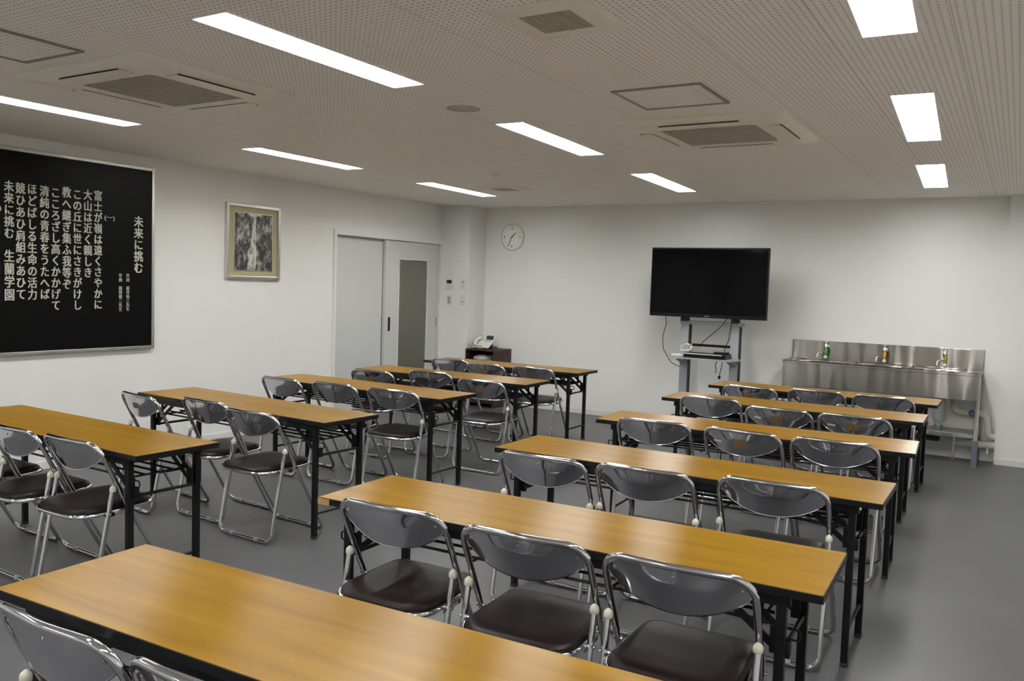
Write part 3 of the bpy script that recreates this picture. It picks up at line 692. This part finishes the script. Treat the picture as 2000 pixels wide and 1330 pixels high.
def sticker(name, u, v, w, h, m):
    rows = []
    for j in range(3): rows.append([surf(u - w / 2 + w * i / 6, v - h / 2 + h * j / 2, 0.0008) for i in range(7)])
    o = MB().grid(rows).build(name, m, None); return o
tagm = sticker('name_tag', 0.0, 0.066, 0.072, 0.036, 'tag'); tapem = sticker('tape_label', -0.135, 0.072, 0.05, 0.012, 'label')
chairs = [('R1', 0, -1.792, 1.166, -0.5, ''), ('R1', 1, -1.299, 1.170, 0.5, ''),
 ('R2', 0, -1.826, 2.370, 2.0, ''), ('R2', 1, -1.295, 2.363, 3.3, ''), ('R2', 2, -0.795, 2.378, 2.0, ''),
 ('R3', 0, -1.838, 3.465, 1.0, ''), ('R3', 1, -1.361, 3.515, 0.9, ''), ('R3', 2, -0.836, 3.617, 1.4, ''),
 ('R4', 0, -1.830, 4.804, 3.8, ''), ('R4', 1, -1.288, 4.809, -5.0, 'tl'), ('R4', 2, -0.812, 4.838, 0.4, ''),
 ('R5', 0, -1.904, 6.112, 2.5, ''), ('R5', 1, -1.353, 5.889, -2.3, 'tl'), ('R5', 2, -0.878, 5.912, -1.7, 'tl'),
 ('R6', 0, -1.872, 7.064, -1.6, 't'), ('R6', 1, -1.374, 7.223, -0.8, ''), ('R6', 2, -0.876, 7.225, -1.0, ''),
 ('L1', 0, -4.719, 2.422, -0.6, ''), ('L1', 1, -4.199, 2.383, -2.2, ''), ('L1', 2, -3.722, 2.388, -1.0, ''),
 ('L2', 0, -4.780, 3.490, -8.0, 't'), ('L2', 1, -4.300, 3.602, -2.5, ''), ('L2', 2, -3.759, 3.485, -2.6, ''),
 ('L3', 0, -4.859, 4.767, -3.8, ''), ('L3', 1, -4.346, 4.801, -1.0, ''), ('L3', 2, -3.813, 4.817, 2.8, ''),
 ('L4', 0, -4.756, 5.700, 3.2, 't'), ('L4', 1, -4.368, 6.018, 1.5, ''), ('L4', 2, -3.680, 5.775, 0.4, 't'),
 ('L5', 0, -4.948, 7.140, 1.4, ''), ('L5', 1, -4.405, 6.980, -2.9, 't'), ('L5', 2, -3.925, 7.050, 0.6, '')]
ROWN = {'R1': 'foreground table', 'R2': 'chipped table', 'R3': 'third table, right column', 'R4': 'fourth table, right column', 'R5': 'fifth table, right column', 'R6': 'table next to the sink',
        'L1': 'table cut by the left edge', 'L2': 'second table, left column', 'L3': 'middle table, left column', 'L4': 'fourth table, left column', 'L5': 'farthest table, left column'}
for i, (k, j, x, y, a, flag) in enumerate(chairs):
    o = chair if i == 0 else copy_tree(chair)
    o.location = (x, y, 0); o.rotation_euler = (0, 0, math.radians(a))
    pos = (('left', 'right') if k == 'R1' else ('left', 'middle', 'right'))[j]
    lab = 'chrome chair%s, %s at the %s' % (' with brass tag' if 't' in flag else '', pos + ('most' if k == 'R1' else ' of three'), ROWN[k])
    tag(o, lab, 'chair', 'chrome folding chairs with brown seats')
chair_objs = [o for o in COL.objects if o.parent is None and o.name.startswith('folding_chair')]
first = True
for (k, j, x, y, a, flag), o in zip(chairs, sorted(chair_objs, key=lambda q: q.name)):
    back = [c for c in kids(o) if c.name.startswith('backrest')][0]
    for f_, src in (('t', tagm), ('l', tapem)):
        if f_ in flag:
            c = src.copy(); COL.objects.link(c); c.parent = back
            c['label'] = 'brass coloured name tag' if f_ == 't' else 'pale tape label'
for s_ in (tagm, tapem): bpy.data.objects.remove(s_)

# ------------------------------------------------------------------ television on its stand
TY = 8.50
t = thing('television', 'large flat black television on a grey stand by the back wall', 'television', (-2.778, TY, 1.237))
w, h = 1.238, 0.722
MB().box((0, 0.022, h / 2), (w, 0.044, h), bev=0.006).box((0, 0.06, h * 0.45), (0.8, 0.05, h * 0.6), bev=0.01).build('tv_body', 'blackplastic', t)
MB().box((0, -0.001, h / 2 + 0.010), (w - 0.030, 0.003, h - 0.055)).build('tv_screen', 'screen', t, smooth=False)
text_on('lettering', 'SONY', AX_BACK, Vector((0.012, -0.0022, 0.017)), 0.052, 0.011, 'logo', t, 0.0006, 0.01)
s = thing('television_stand', 'grey steel television stand with a shelf by the back wall', 'tv stand', (-2.76, 8.67, 0))
for sx, x in ((-1, -3.040 + 2.76), (1, -2.503 + 2.76)):
    MB().box((x, 0, 0.60), (0.088, 0.09, 1.16), bev=0.006).build('post', 'standgrey', s)
    MB().box((x + 0.046, 0.004, 0.60), (0.005, 0.080, 1.15)).build('cable_channel', 'standdark', s)
    b = MB(); b.tube(fillet([(x, -0.46, 0.035), (x, -0.30, 0.075), (x, 0.0, 0.10), (x, 0.18, 0.06), (x, 0.33, 0.035)], [0, .3, .5, .3, 0], 6), 0.032, 12); fo = b.build('foot', 'standgrey', s)
    for y in (-0.43, 0.30): MB().cyl((x - 0.014, y, 0.022), (x + 0.014, y, 0.022), 0.022, 16).build('caster', 'blackplastic', fo)
    MB().box((x, -0.045, 1.215), (0.07, 0.10, 0.045), bev=0.006).box((x, -0.073, 1.42), (0.05, 0.022, 0.40), bev=0.003).build('bracket', 'standdark', s)
MB().box((0, 0, 1.177), (0.665, 0.10, 0.036), bev=0.004).build('top_bar', 'standgrey', s)
MB().box((0, 0.0, 0.145), (0.46, 0.07, 0.05), bev=0.004).build('cross_bar', 'standgrey', s)
MB().box((-0.005, 0.035, 0.940), (0.42, 0.03, 0.026), bev=0.003).build('rear_bar', 'blackplastic', s)
pl = fillet([(-0.37, -0.265, 0), (0.272, -0.265, 0), (0.335, -0.16, 0), (0.335, -0.048, 0), (-0.40, -0.048, 0), (-0.40, -0.20, 0)], [0.02, 0.03, 0.03, 0.01, 0.01, 0.03], 4, True)
sf = MB().prism([(q.x, q.y) for q in pl], 0.805, 0.823, bev=0.003).build('shelf', 'standgrey', s)
for x in (-0.28, 0.257): MB().prism([(-0.045, 0.805), (-0.20, 0.805), (-0.20, 0.79), (-0.045, 0.745)], x - 0.03, x + 0.03, Matrix(((0, 0, 1, 0), (1, 0, 0, 0), (0, 1, 0, 0), (0, 0, 0, 1)))).build('shelf_bracket', 'standgrey', s, smooth=False)
# things on the shelf
t = thing('disc_player', 'flat black disc player with silver strip on the stand shelf', 'disc player', (-2.742, 8.505, 0.823))
MB().box((0, 0.0, 0.026), (0.44, 0.205, 0.046), bev=0.003).build('player_body', 'blackplastic', t)
MB().box((-0.02, -0.1035, 0.043), (0.40, 0.003, 0.009)).build('silver_strip', 'logo', t, smooth=False)
MB().box((0, 0, 0.0015), (0.38, 0.16, 0.003)).build('player_foot', 'rubber', t, smooth=False)
t = thing('remote_control', 'dark remote control lying on the disc player', 'remote control', (-2.60, 8.52, 0.872), math.radians(12))
MB().box((0, 0, 0.011), (0.16, 0.045, 0.022), bev=0.006).build('remote_body', 'blackplastic', t)
kb = MB()
for q in range(6):
    for r_ in range(2): kb.box((-0.05 + 0.02 * q, -0.01 + 0.02 * r_, 0.0225), (0.010, 0.008, 0.003))
kb.build('keys', 'greyplate', t, smooth=False)
t = thing('power_strip', 'cream power strip at the left end of the stand shelf', 'power strip', (-3.05, 8.47, 0.823), math.radians(18))
MB().box((0, 0, 0.014), (0.125, 0.05, 0.028), bev=0.006).build('strip_body', 'cream', t)
for q in (-0.035, 0.0, 0.035): MB().box((q - 0.004, 0, 0.0285), (0.002, 0.012, 0.002)).box((q + 0.004, 0, 0.0285), (0.002, 0.012, 0.002)).build('socket', 'slot', t, smooth=False)
pts = []
for k in range(120):
    a = k / 120 * 2 * PI * 5
    wob = 0.010 * math.sin(k * 0.37) + 0.006 * math.cos(k * 0.83)
    pts.append((0.052 * math.cos(a) + wob, 0.030 * math.sin(k * 0.21), 0.040 + (0.034 + 0.6 * wob) * math.sin(a) + 0.15 * 0.052 * math.cos(a)))
o = MB().tube(pts, 0.0045, 8).build('cable_coil', 'cream', None, (-2.950, 8.44, 0.880))
tag(o, 'coiled cream cable on the left end of the disc player', 'cable')
def cable(pts, r, m, label):
    q = fillet(pts, [0] + [0.08] * (len(pts) - 2) + [0], 5)
    o0 = Vector(q[0]); tag(MB().tube([Vector(p) - o0 for p in q], r, 6).build('cable', m, None, o0), label, 'cable')
cable([(-3.235, 8.555, 1.245), (-3.235, 8.59, 1.15), (-3.275, 8.60, 1.02), (-3.262, 8.60, 0.88), (-3.17, 8.60, 0.74), (-3.083, 8.63, 0.70)], 0.004, 'blackplastic', 'black cable hanging from the left side of the television')
cable([(-2.57, 8.57, 1.245), (-2.60, 8.575, 1.20), (-2.66, 8.58, 1.13), (-2.83, 8.60, 0.98), (-2.87, 8.61, 0.92)], 0.004, 'blackplastic', 'black cable slanting behind the stand to the player')
cable([(-2.52, 8.58, 1.25), (-2.545, 8.60, 1.12), (-2.555, 8.60, 1.02), (-2.60, 8.62, 0.92), (-2.60, 8.62, 0.87)], 0.004, 'blackplastic', 'black cable dropping straight from television to player, right')
cable([(-2.62, 8.44, 0.803), (-2.635, 8.44, 0.77), (-2.625, 8.44, 0.72), (-2.628, 8.44, 0.68)], 0.004, 'blackplastic', 'short black cable hanging under the shelf, left of the plug')
cable([(-2.565, 8.44, 0.803), (-2.57, 8.44, 0.74), (-2.585, 8.44, 0.68), (-2.588, 8.44, 0.655)], 0.004, 'blackplastic', 'black cord hanging under the shelf')
t = thing('plug', 'black plug dangling under the stand shelf', 'plug', (-2.588, 8.44, 0.625))
MB().box((0, 0, 0.016), (0.026, 0.018, 0.032), bev=0.005).build('plug_body', 'blackplastic', t)
MB().box((-0.006, 0, -0.006), (0.002, 0.006, 0.014)).box((0.006, 0, -0.006), (0.002, 0.006, 0.014)).build('prong', 'chromeplain', t, smooth=False)

# ------------------------------------------------------------------ stainless sink unit
sx0, sx1, sy0, sy1, szt = -2.015, -0.263, 8.65, 9.07, 0.862
t = thing('sink_unit', 'long stainless steel sink unit against the back wall at right', 'sink', ((sx0 + sx1) / 2, sy0, 0))
ox, oy = (sx0 + sx1) / 2, sy0
hw = (sx1 - sx0) / 2; dep = sy1 - sy0
c = MB()
basins = [(-hw + 0.13, -hw + 0.60), (-0.235, 0.235), (hw - 0.60, hw - 0.13)]
xs = [-hw] + [v for b in basins for v in b] + [hw]; ys = [0.0, 0.055, dep - 0.09, dep]
for i in range(len(xs) - 1):
    for j in range(3):
        if i % 2 == 1 and j == 1: continue
        c.box(((xs[i] + xs[i + 1]) / 2, (ys[j] + ys[j + 1]) / 2, szt - 0.012), (xs[i + 1] - xs[i], ys[j + 1] - ys[j], 0.006))
c.box((0, 0.003, szt - 0.022), (2 * hw, 0.006, 0.030), bev=0.002)
for sg in (-1, 1): c.box((sg * (hw - 0.003), dep / 2, szt - 0.022), (0.006, dep, 0.030), bev=0.002)
c.build('counter', 'steel', t)
for (a, b) in basins:
    q = MB(); z0, z1 = szt - 0.012, szt - 0.17; ya, yb = 0.055, dep - 0.09
    i_ = 0.02
    q.grid([[Vector(v) for v in ((a, ya, z0), (b, ya, z0), (b, yb, z0), (a, yb, z0), (a, ya, z0))], [Vector(v) for v in ((a + i_, ya + i_, z1), (b - i_, ya + i_, z1), (b - i_, yb - i_, z1), (a + i_, yb - i_, z1), (a + i_, ya + i_, z1))]])
    q.quad((a + i_, ya + i_, z1), (b - i_, ya + i_, z1), (b - i_, yb - i_, z1), (a + i_, yb - i_, z1))
    q.tube(fillet([(a, ya, szt - 0.006), (b, ya, szt - 0.006), (b, yb, szt - 0.006), (a, yb, szt - 0.006)], [0.03] * 4, 5, True), 0.005, 8, True)
    bo = q.build('basin', 'steel', t); 
    MB().lathe([(0.035, z1 + 0.001), (0.03, z1 + 0.004), (0, z1 + 0.003)], Matrix.Translation(((a + b) / 2, (ya + yb) / 2, 0))).build('drain', 'chromeplain', bo)
MB().box((0, dep - 0.006, (szt + 1.033) / 2), (2 * hw, 0.012, 1.033 - szt + 0.02), bev=0.003).build('backsplash', 'steel', t)
MB().box((0, 0.012, (0.60 + szt - 0.03) / 2), (2 * hw - 0.012, 0.004, szt - 0.03 - 0.60), bev=0.001).build('front_apron', 'steel', t)
for sg in (-1, 1):
    lx = sg * (hw - 0.018)
    MB().box((lx, dep / 2 + 0.02, (0.60 + szt - 0.03) / 2), (0.003, dep - 0.06, szt - 0.03 - 0.60)).build('side_panel', 'steel', t, smooth=False)
    for y in (0.030, dep - 0.03):
        l = MB().box((lx, y - 0.014, (szt - 0.03 + 0.02) / 2), (0.034, 0.003, szt - 0.05)).box((lx + sg * 0.0155, y, (szt - 0.03 + 0.02) / 2), (0.003, 0.03, szt - 0.05))
        lo = l.build('leg', 'steel', t, smooth=False)
        MB().box((lx, y, 0.122), (0.048, 0.048, 0.236), bev=0.003).box((lx, y, 0.003), (0.062, 0.062, 0.006), bev=0.001).build('leg_boot', 'boot', lo)
MB().box((0, dep / 2 + 0.02, 0.279), (2 * hw - 0.075, dep - 0.07, 0.012)).box((0, 0.056, 0.268), (2 * hw - 0.075, 0.004, 0.034), bev=0.001).build('lower_shelf', 'steel', t)
MB().box((-0.12, 0.24, 0.19), (1.35, 0.12, 0.03), bev=0.003).build('under_rail', 'standdark', t)
MB().cyl((-0.462 - ox, 0.20, 0.012), (-0.462 - ox, 0.20, 0.27), 0.010, 12).lathe([(0.022, 0), (0.022, 0.008), (0.010, 0.014)], Matrix.Translation((-0.462 - ox, 0.20, 0))).build('support_foot', 'chromeplain', t)
for (a, b) in basins[2:]:
    x = -0.598 - ox
    tr_ = MB().lathe([(0.030, 0.705), (0.052, 0.690), (0.054, 0.385), (0.046, 0.372), (0.026, 0.368), (0.026, 0.345), (0.022, 0.340), (0.022, 0.29)], Matrix.Translation((x, 0.20, 0)), 20)
    tr_.build('drain_trap', 'pvc', t)
    MB().lathe([(0.034, 0.325), (0.034, 0.288), (0.045, 0.286), (0.045, 0.285)], Matrix.Translation((x, 0.20, 0)), 20).build('trap_collar', 'boot', t)
# taps
for k, (x, net) in enumerate(((-1.672, 'netgreen'), (-1.122, 'netorange'), (-0.590, 'netyellow'))):
    lab = ('chrome wall tap at the left basin, green net on it', 'chrome wall tap at the middle basin, orange net on it', 'chrome wall tap at the right basin, olive net on it')[k]
    tp = thing('tap', lab, 'tap', (x, sy1 - 0.012, 0.985), 0, 'chrome taps above the sink')
    b = MB().lathe([(0.024, 0), (0.024, 0.005), (0.013, 0.010), (0.013, 0.075), (0.0, 0.078)], AX_BACK, 16)
    b.lathe([(0.013, -0.02), (0.018, -0.012), (0.018, 0.012), (0.012, 0.022), (0.009, 0.036), (0.005, 0.040), (0.005, 0.046)], Matrix.Translation((0, -0.062, 0)), 16)
    b.build('tap_body', 'chromeplain', tp)
    MB().tube(fillet([(0, -0.062, -0.015), (0, -0.075, -0.055), (-0.030, -0.150, -0.060), (-0.052, -0.190, -0.055), (-0.055, -0.195, -0.100)], [0, .02, .03, .025, 0], 5), 0.0085, 10).build('spout', 'chromeplain', tp)
    hd = MB().lathe([(0.008, 0), (0.008, 0.010), (0, 0.012)], Matrix.Translation((0, -0.062, 0.046)), 10)
    for a in range(2):
        v = Vector((math.cos(a * PI / 2 + 0.3), math.sin(a * PI / 2 + 0.3), 0)) * 0.026
        hd.cyl(Vector((0, -0.062, 0.051)) - v, Vector((0, -0.062, 0.051)) + v, 0.005, 8)
    hd.build('tap_handle', 'chromeplain', tp)
    n = thing('soap_net', ('green soap net hanging from the left tap', 'orange soap net hanging from the middle tap', 'olive soap net hanging from the right tap')[k], 'soap net', (x + 0.004, sy1 - 0.012 - 0.085, 0.872), 0, 'soap nets on the taps')
    MB().tube([(0, 0, 0.105), (0.006, 0, 0.085), (0.004, 0, 0.055), (0, 0, 0.028)], 0.01, 10, radii=[0.006, 0.015, 0.013, 0.008]).build('net', net, n)
    MB().lathe([(0.002, 0.036), (0.012, 0.026), (0.019, 0.010), (0.016, 0.0), (0.0, -0.002)], None, 14).build('soap', 'soap', n)
# pipes beside the sink
t = thing('water_pipe', 'white lagged pipe under the sink with a blue valve wheel', 'pipe', (-0.33, 8.99, 0.455))
MB().tube(fillet([(-0.16, 0.02, 0.20), (-0.15, -0.01, 0.0), (0.12, -0.01, 0.0), (0.135, -0.01, -0.10), (0.145, -0.01, -0.205), (0.215, -0.01, -0.215)], [0, 0.05, 0.05, 0.03, 0.05, 0], 7), 0.030, 16).build('lagging', 'pipe', t)
v = MB()
v.tube([(0.0 + 0.024 * math.cos(a), -0.062, 0.024 * math.sin(a)) for a in [2 * PI * q / 16 for q in range(16)]], 0.006, 8, True)
for q in range(3):
    a = q * PI / 3; v.cyl((0.024 * math.cos(a), -0.062, 0.024 * math.sin(a)), (-0.024 * math.cos(a), -0.062, -0.024 * math.sin(a)), 0.004, 6)
v.build('valve_wheel', 'blue', t)
MB().cyl((0, -0.070, 0), (0, -0.03, 0), 0.007, 10).build('valve_stem', 'chromeplain', t)
t = thing('drain_pipe', 'lower white lagged pipe running into the right pier', 'pipe', (-0.40, 9.0, 0.155))
MB().tube([(-0.10, 0.0, 0.0), (0.05, 0.0, 0.0), (0.15, 0.0, 0.005), (0.285, 0.0, 0.008)], 0.036, 16).build('lagging', 'pipe', t)
MB().box((0.215, -0.038, -0.045), (0.022, 0.006, 0.05), bev=0.002).build('tie_end', 'cream', t)

# ------------------------------------------------------------------ dark cabinet with telephone in the corner
cx0, cx1, cyf, cyb, czt = -5.862, -5.440, 8.655, 9.06, 0.712
t = thing('phone_cabinet', 'small dark brown open cabinet in the far left corner', 'cabinet', ((cx0 + cx1) / 2, (cyf + cyb) / 2, 0))
w_, d_ = cx1 - cx0, cyb - cyf
MB().box((0, 0, czt - 0.009), (w_, d_, 0.018), bev=0.002).build('top_board', 'darkwood', t)
for sg in (-1, 1): MB().box((sg * (w_ / 2 - 0.009), 0, (czt - 0.018) / 2), (0.018, d_, czt - 0.018), bev=0.001).build('side_panel', 'darkwood', t)
MB().box((0, d_ / 2 - 0.005, (czt - 0.018) / 2), (w_ - 0.036, 0.008, czt - 0.02)).build('back_panel', 'darkwood', t, smooth=False)
for z in (0.06, 0.33, 0.52): MB().box((0, -0.004, z), (w_ - 0.036, d_ - 0.02, 0.016)).build('shelf', 'darkwood', t, smooth=False)
b = MB(); rows = []
for j in range(9):
    ph = -PI / 2 + PI * j / 8
    rows.append([Vector((0.13 * math.cos(ph) * math.cos(a) * (0.85 + 0.34 * random.random()), 0.09 * math.cos(ph) * math.sin(a) * (0.85 + 0.34 * random.random()), 0.058 + 0.056 * math.sin(ph))) for a in [2 * PI * q / 18 for q in range(18)]])
rows = [r + [r[0]] for r in rows]
tag(b.grid(rows).build('plastic_bag', 'bag', None, (-5.665, 8.765, 0.530), smooth=False), 'crumpled clear plastic bag on the cabinet shelf', 'bag')
t = thing('document_stack', 'pale papers lying behind the bag in the cabinet', 'papers', (-5.575, 8.955, 0.528))
MB().box((0, 0, 0.045), (0.18, 0.16, 0.085), bev=0.002).build('paper_block', 'soap', t)
MB().box((0, -0.001, 0.094), (0.19, 0.17, 0.012), bev=0.003).build('folder', 'greyplate', t)
t = thing('telephone', 'white desk telephone with tilting display on the dark cabinet', 'telephone', (-5.690, 8.80, czt), math.radians(6))
tilt = Matrix.Rotation(math.radians(24), 4, 'X')
b = MB(); b.box((0.0, 0.0, 0.0), (0.215, 0.19, 0.024), tilt.to_3x3(), 0.006); b.bm.transform(Matrix.Translation((0, 0, 0.058))); b.build('phone_base', 'plate', t)
MB().box((0, 0.06, 0.035), (0.17, 0.06, 0.07), bev=0.006).box((0, -0.01, 0.010), (0.18, 0.15, 0.018), bev=0.003).build('phone_rest', 'blackplastic', t)
h_ = MB(); h_.tube([(-0.075, -0.085, 0.020), (-0.078, -0.075, 0.035), (-0.080, -0.02, 0.052), (-0.080, 0.03, 0.052), (-0.078, 0.085, 0.035), (-0.075, 0.092, 0.020)], 0.02, 12, radii=[0.022, 0.024, 0.017, 0.017, 0.024, 0.022])
h_.bm.transform(Matrix.Translation((0, 0, 0.058)) @ tilt); h_.build('handset', 'plate', t)
d = MB().box((0.04, 0.105, 0.045), (0.125, 0.014, 0.085), Matrix.Rotation(math.radians(-18), 3, 'X'), 0.004); d.bm.transform(Matrix.Translation((0, 0, 0.085))); do = d.build('display_housing', 'plate', t)
d = MB().box((0.04, 0.097, 0.048), (0.095, 0.004, 0.052), Matrix.Rotation(math.radians(-18), 3, 'X')); d.bm.transform(Matrix.Translation((0, 0, 0.085))); d.build('display', 'lcd', do, smooth=False)
kb = MB()
for q in range(4):
    for r_ in range(4): kb.box((-0.02 + 0.03 * q, -0.06 + 0.026 * r_, 0.0135), (0.018, 0.014, 0.005))
kb.bm.transform(Matrix.Translation((0, 0, 0.058)) @ tilt); kb.build('keypad', 'cream', t, smooth=False)
kb = MB().box((0.035, 0.055, 0.0135), (0.11, 0.022, 0.004)); kb.bm.transform(Matrix.Translation((0, 0, 0.058)) @ tilt); kb.build('key_strip', 'greyplate', t, smooth=False)
kb = MB().box((-0.005, -0.098, 0.0), (0.075, 0.002, 0.04), tilt.to_3x3()); kb.bm.transform(Matrix.Translation((0, 0, 0.028))); o = kb.build('sticky_note', 'note', t, smooth=False); o['label'] = 'pale green note'
pts = [(0.085, 0.03 + 0.02 * math.sin(q * 0.9), 0.018 + 0.010 * math.cos(q * 0.9)) for q in range(3)]
MB().tube(fillet([(0.09, 0.02, 0.02), (0.14, -0.03, 0.012), (0.17, 0.02, 0.012), (0.15, 0.09, 0.02), (0.08, 0.085, 0.03)], [0, .03, .03, .03, 0], 5), 0.006, 8).build('phone_cord', 'blackplastic', t)
